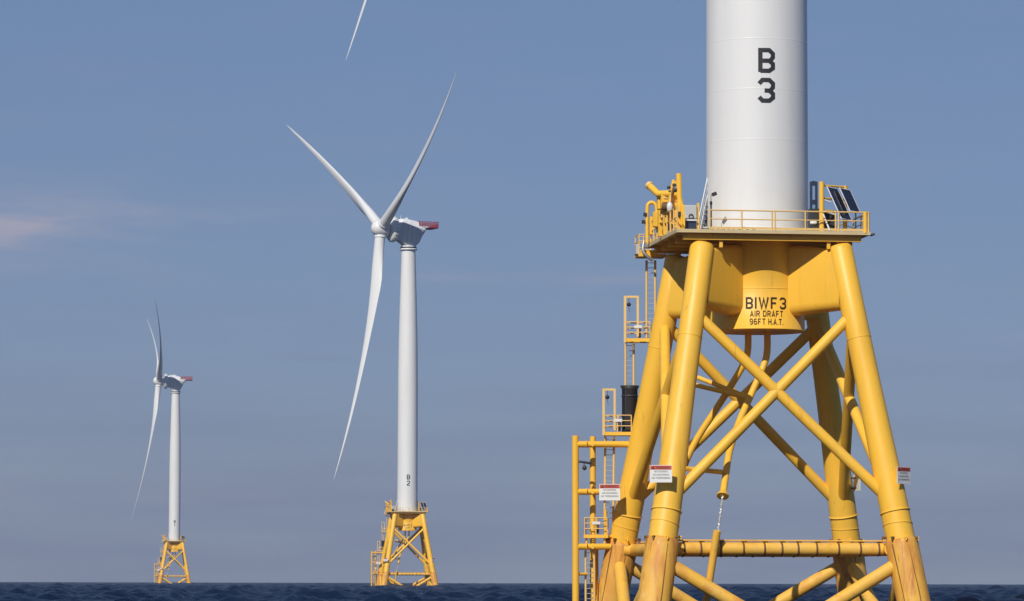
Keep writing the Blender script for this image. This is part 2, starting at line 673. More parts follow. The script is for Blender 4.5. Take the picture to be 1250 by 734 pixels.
def add_ladder(parent, top, bot, wdir, width=0.5, r=0.072):
    e = empty('ladder', parent)
    rails, rungs = ladder_mesh(top, bot, wdir, width, r)
    for m in rails:
        m.build('ladder_rail', 'yellow_rail', e)
    rungs.build('rungs', 'grey_steel', e)
    return e


def railing(parent, a, b, n, post_r=0.045, h=1.1, skip_end=False, double=()):
    """Two rails and a toe board from a to b with n+1 posts."""
    a, b = Vector(a), Vector(b)
    up = Vector((0, 0, 1))
    e = empty('railing', parent)
    d = (b - a).normalized()
    for z, r in ((h, .042), (h * .54, .034)):
        m = MB()
        m.tube([a + up * z, b + up * z], r, 8)
        m.build('rail', 'yellow_rail', e)
    for i in range(n + 1):
        p = a + (b - a) * (i / n)
        m = MB()
        if i in double:
            for s_ in (-.09, .09):
                m.tube([p + d * s_, p + d * s_ + up * (h + .02)], post_r, 8)
        else:
            m.tube([p - up * .12, p + up * (h + .02)], post_r, 8)
        m.build('post', 'yellow_rail', e)
    nrm = d.cross(up)
    m = MB()
    m.box((a + b) / 2 + up * .08, ((b - a).length, .012, .13), Matrix((d, nrm, up)).transposed())
    m.build('toe_board', 'yellow_rail', e)
    return e


def cage_platform(parent, c, ax, w, d, gate=None, white=True):
    """Small landing with floor frame, guard rails, and a tall gate frame carrying a fall arrester."""
    c = Vector(c)
    ax = Vector(ax).normalized()
    ay = Vector((-ax.y, ax.x, 0))
    up = Vector((0, 0, 1))
    R = Matrix((ax, ay, up)).transposed()
    e = empty('landing_platform', parent)
    m = MB()
    for s_ in (-1, 1):
        m.box(c + ay * (s_ * d / 2), (w, .10, .20), R)
        m.box(c + ax * (s_ * (w / 2 - .05)), (.10, d - .10, .20), R)
    m.build('floor_frame', TY, e)
    m = MB()
    k = int(d / .14)
    for i in range(k):
        m.box(c + up * .05 + ay * (-d / 2 + .09 + (d - .18) * i / max(1, k - 1)), (w - .2, .035, .05), R)
    m.build('grating', 'grey_steel', e)
    for s_ in (-1, 1):
        m = MB()
        b0 = c + ay * (s_ * d / 2) + up * .10
        for x in (-w / 2 + .06, 0, w / 2 - .06):
            m.tube([b0 + ax * x, b0 + ax * x + up * 1.0], .035, 8)
        for z in (.36, .68, 1.0):
            m.tube([b0 - ax * (w / 2 - .06) + up * z, b0 + ax * (w / 2 - .06) + up * z], .03, 8)
        m.build('guard_rail', 'yellow_rail', e)
    m = MB()
    b0 = c - ax * (w / 2 - .05) + up * .10
    for z in (.36, .68, 1.0):
        m.tube([b0 - ay * d / 2 + up * z, b0 + ay * d / 2 + up * z], .03, 8)
    m.build('guard_rail', 'yellow_rail', e)
    if white:
        m = MB()
        m.box(c - ay * (d / 2 + .07) + up * .78 + ax * (.02 * w), (.50, .10, .18), R, .03)
        m.build('rescue_pouch', 'lamp_glass', e)
        m = MB()
        m.box(c + up * .48 + ax * .05, (.22, .22, .62), R, .04)
        m.build('gate_hinge', 'rusty_strap', e)
    if gate:
        gx0, gx1, h0, h1 = gate
        b0 = c + ay * (-d / 2 - .02)
        f = MB()
        f.box(b0 + ax * gx0 + up * ((h0 + h1) / 2), (.15, .15, h1 - h0), R)
        f.box(b0 + ax * gx1 + up * ((.2 + h1) / 2), (.13, .13, h1 - .2), R)
        f.box(b0 + ax * ((gx0 + gx1) / 2) + up * (h1 - .06), (gx1 - gx0 - .142, .12, .13), R)
        f.build('gate_frame', 'yellow_rail', e)
        f = MB()
        p = b0 + ax * (gx0 + .22) + up * (h1 - .52)
        f.lathe([(.02, -.12), (.10, -.09), (.13, 0), (.10, .09), (.02, .12)], 12, Matrix.Translation(p))
        f.tube([p + up * .1, p + up * .42], .015, 6)
        f.tube([p - up * .1, p + ax * .05 - up * .45], .012, 6)
        f.build('fall_arrester', 'black_rubber', e)
    return e


def build_foundation(number):
    root = empty('jacket_foundation')
    # --- legs
    for sp, sq in ((-1, -1), (1, -1), (1, 1), (-1, 1)):
        axis = (legp(sp, sq, 20) - legp(sp, sq, 0)).normalized()
        zs = [(3.9, .83), (7.0, .82), (9.5, .77), (13.0, .715), (16.0, .70), (20.95, .70), (21.12, .60), (21.18, .30)]
        m = MB()
        m.tube([legp(sp, sq, z) for z, _ in zs], 0, 32, radii=[r for _, r in zs])
        leg = m.build('leg', TY, root)
        m = MB()
        prof = [(-4.0, .95), (3.95, .95), (4.12, .90), (4.17, .84)]
        m.tube([legp(sp, sq, z) for z, _ in prof], 0, 32, radii=[r for _, r in prof])
        m.build('pile_sleeve', 'splash_zone_coating', leg)
        for z, tilt in ((5.75, 0), (5.0, .10)):
            m = MB()
            n = Vector(axis) + RJ @ Vector((tilt, tilt * .6, 0))
            q = n.normalized().to_track_quat('Z', 'Y').to_matrix().to_4x4()
            m.lathe([(.80, -.05), (.885, -.03), (.885, .03), (.80, .05)] if not tilt else [(.80, -.02), (.858, -.015), (.858, .015), (.80, .02)], 32, Matrix.Translation(legp(sp, sq, z)) @ q, cap=False)
            m.build('leg_ring', TY, leg)
        for z in (15.7, 12.2):
            m = MB()
            m.lathe([(.68, -.03), (.722, -.015), (.722, .015), (.68, .03)], 32, Matrix.Translation(legp(sp, sq, z)) @ axis.to_track_quat('Z', 'Y').to_matrix().to_4x4(), cap=False)
            m.build('weld_seam', TY, leg)
        for k in range(8):
            t = 2 * math.pi * (k + .35) / 8
            d = Vector((math.cos(t), math.sin(t), 0))
            m = MB()
            c = legp(sp, sq, 4.28)
            m.tube([c + d * .78, c + d * 1.08], .07, 8)
            m.tube([c + d * 1.02, c + d * 1.07 - Vector((0, 0, .16))], .05, 6)
            m.build('sleeve_lug', 'rusty_strap' if k % 3 else TY, leg)
        # grout line and conductor strip running down the sleeve
        for t0, ww in ((-2.2, .05), (-1.2, .035)):
            d = Vector((math.cos(t0), math.sin(t0), 0))
            m = MB()
            m.tube([legp(sp, sq, 3.9) + d * .93, legp(sp, sq, 1.2) + d * .945 + J(.05, 0, 0), legp(sp, sq, -2) + d * .94], ww, 8)
            m.build('seam_strip', 'rusty_strap', leg)
        m = MB()
        m.box(legp(sp, sq, 21.24), (.34, .34, .34), RJ)
        m.build('deck_stub', TY, leg)
    # --- braces, per face
    for fi, (A, B) in enumerate(FACES):
        zt, zb = 17.2, 6.2
        for P, Q in ((A, B), (B, A)):
            m = MB()
            m.tube([legp(*P, zt), legp(*Q, zb)], .315, 20)
            m.build('diagonal_brace', TY, root)
        n = (legp(*A, 5) + legp(*B, 5))
        n.z = 0
        n.normalize()
        inw = n * -.70
        a, b = legp(*A, 3.62) + inw, legp(*B, 3.62) + inw
        hm = MB()
        hm.tube([a, b], .37, 20)
        hb = hm.build('horizontal_brace', 'brace_coating', root)
        d = (b - a).normalized()
        L = (b - a).length
        if fi in (0, 2):
            for k in range(11):
                p = a + d * (L * (.10 + .08 * k + .012 * math.sin(k * 5.1)))
                m = MB()
                q = (-d).to_track_quat('Z', 'Y').to_matrix().to_4x4()
                m.lathe([(.365, -.05), (.40, -.05), (.40, .05), (.365, .05)], 20, Matrix.Translation(p) @ q, cap=False)
                c = p + Vector((0, 0, .42))
                m.box(c + d * .10, (.30, .16, .09), Matrix((d, Vector((-d.y, d.x, 0)), Vector((0, 0, 1)))).transposed())
                m.build('cable_strap', 'rusty_strap', hb)
            m = MB()
            m.tube([a + d * (L * .06) + Vector((0, 0, .47)) + n * .12, a + d * (L * .94) + Vector((0, 0, .47)) + n * .12], .05, 8)
            m.build('conduit', 'brace_coating', hb)
        for P, Q in ((A, B), (B, A)):
            m = MB()
            m.tube([legp(*P, 3.05), legp(*Q, -6.2)], .385, 20)
            m.build('diagonal_brace', 'brace_coating', root)
    # --- central column and girders
    cm = MB()
    cm.lathe([(2.60, 16.36), (2.79, 16.36), (2.79, 16.43), (2.765, 16.44), (2.765, 21.5), (3.0, 21.6), (3.0, DZ + .02)], 96)
    column = cm.build('column', TY, root)
    m = MB()
    m.lathe([(2.5, 16.46), (2.52, 16.50)], 64)
    m.build('column_floor', TY, column)
    m = MB()
    m.lathe([(2.76, 18.7), (2.785, 18.72), (2.785, 18.75), (2.76, 18.77)], 96, cap=False)
    m.build('weld_seam', TY, column)
    LX = at(936.5, 370, -2.7)
    ang = math.asin(LX.x / 2.78)
    for body, size, width, py in (('BIWF' + number, .66, 2.40, 376.9), ('AIR DRAFT', .345, 1.95, 386.6), ('96FT H.A.T.', .345, 2.0, 396.3)):
        vs_, fs = block_text(body, size, width)
        z0 = at(936, py, -2.7).z
        mm = MB()
        mm.add(on_cylinder(vs_, 2.775, ang, z0), fs)
        mm.build('lettering', 'letter_brown', column)
    for sp, sq in ((-1, -1), (1, -1), (1, 1), (-1, 1)):
        c, e_ = Vector((0, 0, 0)), legp(sp, sq, 19.4)
        d = Vector((e_.x, e_.y, 0)).normalized()
        w = Vector((-d.y, d.x, 0))
        L = Vector((e_.x, e_.y, 0)).length
        m = MB()
        stations = [(2.2, .80, 21.25, 17.15, .62), (3.2, .74, 21.25, 17.2, .60), (4.4, .66, 21.1, 17.3, .55), (L - .10, .60, 20.8, 17.4, .5)]
        vv, ff = [], []
        nn = 0
        for s_, hw, zt, zb, cr in stations:
            ring = []
            for cx, cz, a0 in ((hw - cr, zb + cr, -90), (hw - cr * .5, zt - cr * .5, 0), (-hw + cr * .5, zt - cr * .5, 90), (-hw + cr, zb + cr, 180)):
                rr = cr if cz < 19 else cr * .5
                for k in range(6):
                    t = rad(a0 + 90 * k / 5)
                    ring.append((cx + rr * math.cos(t), cz + rr * math.sin(t)))
            nn = len(ring)
            vv += [d * s_ + w * x + Vector((0, 0, z)) for x, z in ring]
        for i in range(len(stations) - 1):
            for k in range(nn):
                j = (k + 1) % nn
                ff.append((i * nn + k, i * nn + j, i * nn + nn + j, i * nn + nn + k))
        m.add(vv, ff, True)
        m.build('girder', TY, root)
    # --- deck
    p0, p1, q0, q1 = -5.70, 5.65, -4.95, 5.3
    deck = empty('deck', root)
    m = MB()
    m.box(J((p0 + p1) / 2, (q0 + q1) / 2, DZ - .04), (p1 - p0 - .2, q1 - q0 - .2, .06), RJ)
    m.build('deck_plate', 'deck_edge', deck)
    for a, b in (((p0, q0), (p1, q0)), ((p1, q0), (p1, q1)), ((p1, q1), (p0, q1)), ((p0, q1), (p0, q0))):
        A_, B_ = J(*a, 0), J(*b, 0)
        d = (B_ - A_).normalized()
        nrm = Vector((-d.y, d.x, 0))
        R = Matrix((d, nrm, Vector((0, 0, 1)))).transposed()
        m = MB()
        c = (A_ + B_) / 2 + nrm * .06
        L = (B_ - A_).length - .003
        m.box(c + Vector((0, 0, DZ - .11)), (L, .10, .20), R)
        m.build('deck_edge_beam', 'deck_edge', deck)
    for k in range(5):
        q = q0 + .55 + (q1 - q0 - 1.1) * k / 4
        m = MB()
        x0, x1 = p0 + .45, p1 - .45
        m.box(J((x0 + x1) / 2, q, DZ - .33), (x1 - x0, .16, .44), RJ)
        m.box(J((x0 + x1) / 2, q, DZ - .56), (x1 - x0, .34, .03), RJ)
        m.build('deck_beam', TY, deck)
    # --- railings
    zr = DZ + .0
    railing(root, J(-3.75, q0 + .07, zr), J(p1 - .1, q0 + .07, zr), 5, double=(2, 4))
    railing(root, J(p1 - .07, q0 + .12, zr), J(p1 - .07, q1 - .1, zr), 5)
    railing(root, J(p1 - .1, q1 - .07, zr), J(p0 + .1, q1 - .07, zr), 6)
    railing(root, J(p0 + .07, q1 - .1, zr), J(p0 + .07, q0 + .15, zr), 9, post_r=.05, h=1.25)
    m = MB()
    m.tube([J(p1 - .30, q0 + .10, zr - .1), J(p1 - .30, q0 + .10, zr + 1.15)], .13, 12)
    m.build('corner_post', TY, root)
    m = MB()
    m.tube([J(p1 + .02, q0 + .3, DZ - .2), J(p1 + .28, q0 + .2, DZ - .12)], .07, 8)
    m.build('navigation_lamp_bracket', 'dark_metal', root)
    for p in (-3.0, 3.3):
        m = MB()
        m.box(J(p, q0 + .62, DZ - .80), (.20, .18, .42), RJ, .02)
        m.build('beam_hanger', TY, root)
    # --- ladder exit cage below the left edge of the deck
    e = empty('ladder_exit', root)
    c = at(788, 313, 4.6)
    m = MB()
    m.box(c + Vector((.3, 0, 0)), (1.7, 1.5, .16), RJ)
    m.build('floor_frame', TY, e)
    m = MB()
    for x in (-.5, .0, .45):
        for y in (-.7, .7):
            m.tube([c + RJ @ Vector((x, y, 0)), c + RJ @ Vector((x, y, 1.25))], .04, 8)
    for z in (.45, .85, 1.25):
        for y in (-.7, .7):
            m.tube([c + RJ @ Vector((-.5, y, z)), c + RJ @ Vector((.5, y, z))], .033, 8)
        m.tube([c + RJ @ Vector((-.5, -.7, z)), c + RJ @ Vector((-.5, .7, z))], .033, 8)
    m.build('guard_rail', 'yellow_rail', e)
    m = MB()
    m.box(c + RJ @ Vector((-.58, -.3, .35)), (.22, .8, .62), RJ, .04)
    m.build('junction_box', 'cabinet_grey', e)
    m = MB()
    m.tube(smooth_path([at(786, 295, 3.6), at(785, 306, 3.5), at(790, 313, 3.5), at(797, 318, 3.6)]), .10, 10)
    m.build('hose', 'grey_steel', e)
    m = MB()
    m.box(c + RJ @ Vector((.1, -.77, .12)), (1.1, .06, .36), RJ)
    m.build('toe_board', TY, e)
    # --- ladders and landings on the left
    add_ladder(root, at(794.5, 318, 4.8), at(794.5, 417, 4.8), (1, 0, 0), .52)
    cage_platform(root, at(779, 416, 4.9), (1, 0, 0), 1.60, 1.2, gate=(-.76, .00, -.15, 2.65))
    add_ladder(root, at(768.5, 419, 5.2), at(768.5, 531, 5.2), (1, 0, 0), .50)
    g = empty('ladder_guard', root)
    m = MB()
    tp, bt = at(768.7, 471, 5.2), at(768.7, 529, 5.2)
    m.lathe([(.47, bt.z), (.47, tp.z - .25), (.58, tp.z), (.54, tp.z), (.43, tp.z - .25), (.43, bt.z)], 24, Matrix.Translation((tp.x, tp.y, 0)), cap=False)
    m.build('guard_shell', 'black_rubber', g)
    m = MB()
    m.lathe([(.46, -.05), (.50, -.05), (.50, .05), (.46, .05)], 24, Matrix.Translation((tp.x, tp.y, tp.z - .62)), cap=False)
    m.build('guard_hoop', 'dark_metal', g)
    m = MB()
    m.tube([tp + Vector((-.21, -.43, -.3)), bt + Vector((-.21, -.43, 0))], .05, 8)
    m.build('guard_rib', 'dark_metal', g)
    cage_platform(root, at(754.5, 530, 5.0), (1, 0, 0), 1.75, 1.2, gate=(-.84, -.18, -.1, 2.70))
    add_ladder(root, at(744.3, 533, 5.0), at(743.2, 636, 5.0), (1, 0, 0), .52)
    # --- boat landing
    bl = empty('boat_landing', root)
    YA, YB_ = 4.0, 5.6

    def vtube(x0, y0, x1, y1, Y, r, n='fender_tube'):
        m = MB()
        m.tube([at(x0, y0, Y), at(x1, y1, Y)], r, 18)
        return m.build(n, TY, bl)
    vtube(702.3, 532, 702.8, 790, YA, .205)
    vtube(723.6, 533, 723.8, 790, YB_, .18)

    def htube(x0, x1, y, Ya, Yb, r):
        m = MB()
        m.tube([at(x0, y, Ya), at(x1, y, Yb)], r, 16)
        o = m.build('cross_tube', TY, bl)
        p = at(716, y, Ya)
        m = MB()
        m.lathe([(r * .98, -.04), (r + .035, -.03), (r + .035, .03), (r * .98, .04)], 16, Matrix.Translation(p) @ Matrix.Rotation(rad(90), 4, 'Y'), cap=False)
        m.build('clamp_ring', TY, o)
    htube(702.5, 786, 542.5, YA, 5.0, .19)
    htube(702.5, 776, 600.5, YA, 5.0, .18)
    htube(702.5, 766, 667.5, YA, 5.2, .185)
    for y in (543, 601, 668):
        m = MB()
        m.tube([at(723.7, y, YB_), at(723.7, y, YA - .05)], .10, 10)
        m.build('cross_tube', TY, bl)
    m = MB()
    m.tube([at(703, 563, YA), at(714, 564.5, YA - .1), at(722, 566, YA + .1)], .07, 8)
    m.tube([at(713, 564.5, YA - .1), at(713, 572, YA - .1)], .03, 6)
    m.lathe([(.03, -.16), (.12, -.1), (.14, .02), (.06, .14)], 12, Matrix.Translation(at(713.5, 571, YA - .1)))
    m.build('hoist_hook', 'dark_metal', bl)
    m = MB()
    m.tube([at(702.8, 701, YA), at(716.5, 701, 4.6)], .09, 10)
    m.build('cross_tube', TY, bl)
    m = MB()
    m.tube([at(727, 667, 6.0), at(727.5, 790, 6.0)], .17, 12)
    m.build('fender_tube', TY, bl)
    cage_platform(root, at(728, 655, 5.0), (1, 0, 0), 1.45, 1.2, white=True)
    for x in (716, 738):
        m = MB()
        m.tube([at(x, 656, 4.6), at(x, 668, 4.6)], .06, 8)
        m.build('platform_leg', TY, bl)
    m = MB()
    m.tube([at(739, 622, 4.7), at(739, 656, 4.7)], .09, 8)
    m.tube([at(739, 655, 4.7), at(748, 655, 4.9)], .08, 8)
    m.build('gate_post', TY, bl)
    add_ladder(root, at(720, 672, 4.7), at(720.6, 790, 4.7), (1, 0, 0), .52, r=.065)
    # --- cable tubes under the column
    m = MB()
    path = [at(913, 401, -.4), at(913, 425, -.4), at(909, 442, -.3), at(893, 470, 0), at(872, 503, .2), at(852, 534, .4), at(838, 562, .4), at(828, 592, .3)]
    m.tube(smooth_path(path), .20, 16)
    m.build('cable_tube', TY, root)
    m = MB()
    path = [at(936.5, 401, -.4), at(936.5, 428, -.4), at(932, 447, -.5), at(915, 486, -1.2), at(902, 516, -2.5), at(891, 549, -4.1), at(886.5, 576, -5.2), at(883, 600, -6.1)]
    sp_ = smooth_path(path)
    m.tube(sp_, .20, 16)
    ct = m.build('cable_tube', TY, root)
    m = MB()
    dv = (sp_[-1] - sp_[-2]).normalized()
    e0 = sp_[-1]
    m.tube([e0, e0 + dv * .25, e0 + dv * .30, e0 + dv * .36], 0, 16, radii=[.21, .30, .36, .34])
    m.build('bell_mouth', TY, ct)
    for a, b in ((at(852, 461, .2), at(915, 486, -1.2)), (at(836, 572, -7.4), at(887, 577, -5.2)), (at(848, 470, -.5), at(915, 486, -1.2))):
        m = MB()
        m.tube([a, b], .14, 12)
        m.build('support_strut', TY, ct)
    # caisson under the bell mouth and the chain between them
    fy = J(0, -half(3.3), 0).y
    top = at(875.5, 648, -7.72)
    m = MB()
    m.tube([top, at(866.5, 706, -7.15), at(861, 742, -6.9)], .215, 16)
    m.build('caisson', 'brace_coating', root)
    a, b = e0 + dv * .3, top - Vector((-.03, 0, .2))
    m = MB()
    n = 26
    for i in range(n):
        t0, t1 = i / n, (i + .8) / n
        off = Vector((.05 * math.sin(i * 1.9), .05 * math.cos(i * 1.9), 0))
        m.tube([a.lerp(b, t0) + off, a.lerp(b, t1) - off], .055, 7)
    m.build('chain', 'chain_steel', root)
    return root


# ------------------------------------------------------------------ turbine
HUB_Z, HUB_D, TOWER_TOP = 105.1, 8.9, 99.3
ROTOR_R = 75.0


def tower_radius(z):
    pts = [(DZ, 3.0), (60, 2.92), (72, 2.80), (84, 2.50), (92, 2.27), (TOWER_TOP, 2.05)]
    for (z0, r0), (z1, r1) in zip(pts, pts[1:]):
        if z <= z1:
            return r0 + (r1 - r0) * (z - z0) / (z1 - z0)
    return pts[-1][1]


def blade_mesh():
    rs = [1.2, 2.0, 3.0, 4.2, 5.5, 7, 9, 11, 13, 15, 17, 19, 22, 25, 29, 33, 38, 43, 48, 53, 58, 62, 66, 69, 71.5, 73.3, 74.4, 75.0]
    N = 28
    vv, ff = [], []

    def interp(x, xs, ys):
        return float(np.interp(x, xs, ys))
    for r in rs:
        chord = interp(r, [1, 4.2, 7, 11, 15, 18, 25, 33, 43, 53, 62, 69, 73.3, 74.4, 75], [3.05, 3.05, 3.25, 3.8, 4.25, 4.3, 3.75, 3.0, 2.3, 1.7, 1.15, .66, .34, .2, .05])
        tk = interp(r, [1, 4.2, 7, 11, 15, 19, 25, 33, 43, 60, 75], [1, 1, .9, .68, .48, .37, .29, .25, .22, .19, .18])
        tw = rad(interp(r, [1, 8, 14, 22, 33, 50, 75], [24, 24, 21, 13, 8, 4, 1]))
        circ = interp(r, [1, 4.2, 10, 16], [1, 1, .45, 0])
        lead = interp(r, [1, 4.2, 16, 75], [.5, .5, .32, .30])
        bend = 7.9 * (r / 75) ** 2
        for k in range(N):
            t = 2 * math.pi * k / N
            xc = .5 - .5 * math.cos(t)            # 0 leading, 1 trailing
            yt = 5 * tk * (.2969 * math.sqrt(xc) - .126 * xc - .3516 * xc ** 2 + .2843 * xc ** 3 - .1015 * xc ** 4)
            ya = yt if t < math.pi else -yt
            yc = .5 * tk * math.sin(t)
            y = (circ * yc + (1 - circ) * (ya + .02 * math.sin(math.pi * xc))) * chord
            x = (xc - lead) * chord               # + towards the trailing edge
            X = x * math.cos(tw) + y * math.sin(tw) * 1
            Y = -x * math.sin(tw) + y * math.cos(tw)
            vv.append(Vector((X, Y + bend, r)))
    for i in range(len(rs) - 1):
        for k in range(N):
            j = (k + 1) % N
            ff.append((i * N + k, i * N + j, i * N + N + j, i * N + N + k))
    m = MB()
    m.add(vv, ff, True)
    m.add(vv[-N:], [tuple(range(N))])
    return m


def build_turbine(number):
    """Built with the rotor axis along +Y of the nacelle frame; returns root and the pieces that turn with the nacelle."""
    root = empty('wind_turbine')
    m = MB()
    zs = [DZ + .06] + [DZ + .06 + (TOWER_TOP - DZ) * k / 40 for k in range(1, 40)] + [TOWER_TOP]
    m.lathe([(tower_radius(z), z) for z in zs], 96)
    tower = m.build('tower', 'tower_white', root)
    for z in [DZ + .35] + [27.4 + 2.95 * k for k in range(24)]:
        m = MB()
        r = tower_radius(z)
        m.lathe([(r - .008, z - .07), (r + .004, z - .03), (r + .004, z + .03), (r - .008, z + .07)], 96, cap=False)
        m.build('weld_seam', 'tower_white', tower)
    m = MB()
    m.lathe([(3.0, DZ + .01), (3.16, DZ + .01), (3.16, DZ + .16), (3.0, DZ + .18)], 96, cap=False)
    m.build('base_flange', 'grey_steel', tower)
    zB, z3 = at(936, 88.5, -2.9).z, at(936, 125, -2.9).z
    ang = math.asin(at(936, 95, -2.9).x / 3.0)
    for ch, z0 in (('B', zB), (number, z3)):
        vs_, fs = stroke_glyph(split_long(GLYPH[ch]), .255, 1.0)
        vs_ = [Vector((v.x - .47, v.y, v.z)) for v in vs_]
        mm = MB()
        mm.add(on_cylinder(vs_, tower_radius(z0), ang, z0), fs)
        mm.build('lettering', 'letter_black', tower)
    m = MB()
    T = Matrix.Translation((0, 0, TOWER_TOP))
    m.lathe([(2.05, -.35), (2.55, -.30), (2.55, .12), (2.25, .2), (2.25, 1.0)], 48, T)
    m.build('yaw_ring', 'nacelle_white', tower)
    # nacelle frame: origin on the tower axis at tower top, +Y upwind
    nac = empty('nacelle', root)
    pieces = [nac]
    hz = HUB_Z - TOWER_TOP
    ax = Matrix.Translation((0, 0, hz)) @ Matrix.Rotation(rad(-90), 4, 'X')     # lathe axis z -> +Y
    # body: knuckled hull from generator back to stern (y, top half width and z, knuckle half width and z, bottom half width and z)
    st = [(4.3, 2.0, 2.6, 2.9, 1.5, 1.9, -2.9), (3.0, 2.2, 3.0, 3.4, 1.7, 1.7, -3.5), (1.4, 2.2, 2.9, 3.4, 1.2, 1.7, -4.6), (0.0, 2.2, 2.7, 3.3, .8, 1.7, -4.9),
          (-1.6, 2.1, 2.4, 3.2, .4, 1.7, -4.9), (-2.7, 2.1, 2.1, 3.0, .2, 1.8, -3.9), (-3.6, 2.0, 1.8, 2.8, 0, 1.9, -1.9), (-4.4, 2.0, 1.5, 2.6, 0, 1.9, -.5)]
    vv, ff = [], []
    for y, tw_, tz, kw, kz, bw, bz in st:
        ring = [(bw, bz), (kw, kz), (tw_, tz), (-tw_, tz), (-kw, kz), (-bw, bz)]
        nn = len(ring)
        vv += [Vector((x, y, hz + z)) for x, z in ring]
    for i in range(len(st) - 1):
        for k in range(nn):
            j = (k + 1) % nn
            ff.append((i * nn + j, i * nn + k, i * nn + nn + k, i * nn + nn + j))
    m = MB()
    m.add(vv, ff, True)
    m.add(vv[:nn], [tuple(range(nn))])
    m.add(vv[-nn:], [tuple(range(nn - 1, -1, -1))])
    m.build('hull', 'nacelle_white', nac, smooth=False)
    m = MB()
    for x, y, z in ((-1.3, 1.2, 3.05), (1.2, .2, 2.95)):
        m.box((x, y, hz + z), (.5, .7, .7), None, .05)
    m.tube([(0, 2.6, hz + 3.0), (0, 2.6, hz + 4.2)], .06, 6)
    m.build('roof_hatch', 'nacelle_white', nac)
    for i in range(1, 7):
        y, tw_, tz, kw, kz, bw, bz = st[i]
        for sx in (-1, 1):
            m = MB()
            m.tube([(sx * (kw + .03), y, hz + kz), (sx * (bw + .05), y, hz + bz + .1)], .07, 6)
            m.build('hull_rib', 'cabinet_grey', nac)
    m = MB()
    m.lathe([(2.42, .22), (2.42, .62)], 40)
    m.build('yaw_gap', 'dark_metal', nac)
    # service crane cradle / stiffener under stern
    for x in (-1.9, 1.9):
        m = MB()
        m.tube([(x, -2.4, hz - 3.4), (x, -5.2, hz + .7)], .14, 8)
        m.build('stern_strut', 'cabinet_grey', nac)
    hd = empty('helideck', root)
    pieces.append(hd)
    m = MB()
    m.box((0, -3.75, hz + .72), (5.4, 2.9, .35), None, .05)
    m.build('helideck_floor', 'nacelle_white', hd)
    m = MB()
    m.box((0, -6.9, hz + .70), (5.4, 3.2, .40), None, .05)
    m.build('helideck_floor', 'helideck_red', hd)
    for x in (-2.7, 2.7):
        m = MB()
        m.box((x, -5.4, hz + 2.35), (.10, 6.2, .14))
        for k in range(8):
            m.box((x, -2.4 - .86 * k, hz + 1.6), (.11, .11, 1.5))
        m.build('railing', 'helideck_red', hd)
        m = MB()
        for q in range(5):
            m.box((x, -5.4, hz + 1.08 + .26 * q), (.06, 6.0, .12))
        m.build('mesh_panel', 'helideck_mesh', hd)
    m = MB()
    m.box((0, -8.5, hz + 2.35), (5.2, .10, .14))
    m.box((0, -8.5, hz + 1.5), (5.1, .06, 1.0))
    m.build('railing', 'helideck_red', hd)
    m = MB()
    m.box((0, -2.35, hz + 1.75), (5.3, .10, 1.3))
    m.build('windbreak', 'helideck_red', hd)
    gen = MB()
    gen.lathe([(2.2, 4.2), (3.55, 4.35), (3.75, 4.6), (3.75, 5.7), (3.5, 5.95), (2.4, 6.15), (1.9, 6.4)], 64, ax)
    g = gen.build('generator', 'nacelle_white', root)
    pieces.append(g)
    for k in range(24):
        t = 2 * math.pi * k / 24
        m = MB()
        R = Matrix.Rotation(t, 3, 'Y')
        m.box(Vector((0, 5.15, hz)) + R @ Vector((0, 0, 3.8)), (.18, .9, .22), R)
        m.build('cooling_fin', 'cabinet_grey', g)
    # rotor (hub + three blades) built with axis +Y at hub centre, upright blade along +Z
    hub = MB()
    hax = Matrix.Rotation(rad(-90), 4, 'X')
    hub.lathe([(1.9, -2.3), (2.25, -2.0), (2.45, -1.0), (2.45, .6), (2.2, 1.6), (1.7, 2.3), (1.0, 2.75), (.3, 2.95), (.02, 2.98)], 48, hax)
    hb = hub.build('hub', 'blade_white', root)
    return root, pieces, hb


BLADE_PROTO = blade_mesh()


def orient_turbine(root, pieces, hub, yaw, tilt, theta, extra=0.0, bladeobj=None):
    """Point the nacelle at yaw degrees left of the camera's side, park the rotor with its first blade at theta."""
    ps = rad(yaw)
    a = rotz(-extra) @ Vector((-math.sin(ps), -math.cos(ps), 0))
    R = Matrix((a.cross(Vector((0, 0, 1))), a, Vector((0, 0, 1)))).transposed().to_4x4()
    for p in pieces:
        p.matrix_local = Matrix.Translation((0, 0, TOWER_TOP)) @ R
    t = rad(tilt)
    at_ = a * math.cos(t) + Vector((0, 0, 1)) * math.sin(t)
    u = Vector((0, 0, 1)) * math.cos(t) - a * math.sin(t)
    h = u.cross(at_)
    c = Vector((0, 0, HUB_Z)) + a * HUB_D
    side = at_.cross(u)
    hub.matrix_local = Matrix.Translation(c) @ Matrix((side, at_, u)).transposed().to_4x4()
    me = bladeobj
    out = []
    for k in range(3):
        th = rad(theta + 120 * k)
        rd = h * math.cos(th) + u * math.sin(th)
        trail = h * -math.sin(th) + u * math.cos(th)
        M = Matrix.Translation(c) @ Matrix((trail, at_, rd)).transposed().to_4x4()
        o = bpy.data.objects.new('blade', me)
        col.objects.link(o)
        o.parent = root
        o.matrix_local = M
        out.append(o)
        cuff = bpy.data.objects.new('blade_collar', COLLAR)
        col.objects.link(cuff)
        cuff.parent = o
    return out


def root_fairing(me_name='blade_collar'):
    m = MB()
    m.lathe([(1.5, 2.1), (1.68, 2.15), (1.68, 2.75), (1.53, 2.85)], 32, cap=False)
    o = m.build(me_name, 'nacelle_white')
    me = o.data
    bpy.data.objects.remove(o)
    return me


COLLAR = root_fairing()
_b = BLADE_PROTO.build('blade', 'blade_white')
BLADE_ME = _b.data
bpy.data.objects.remove(_b)


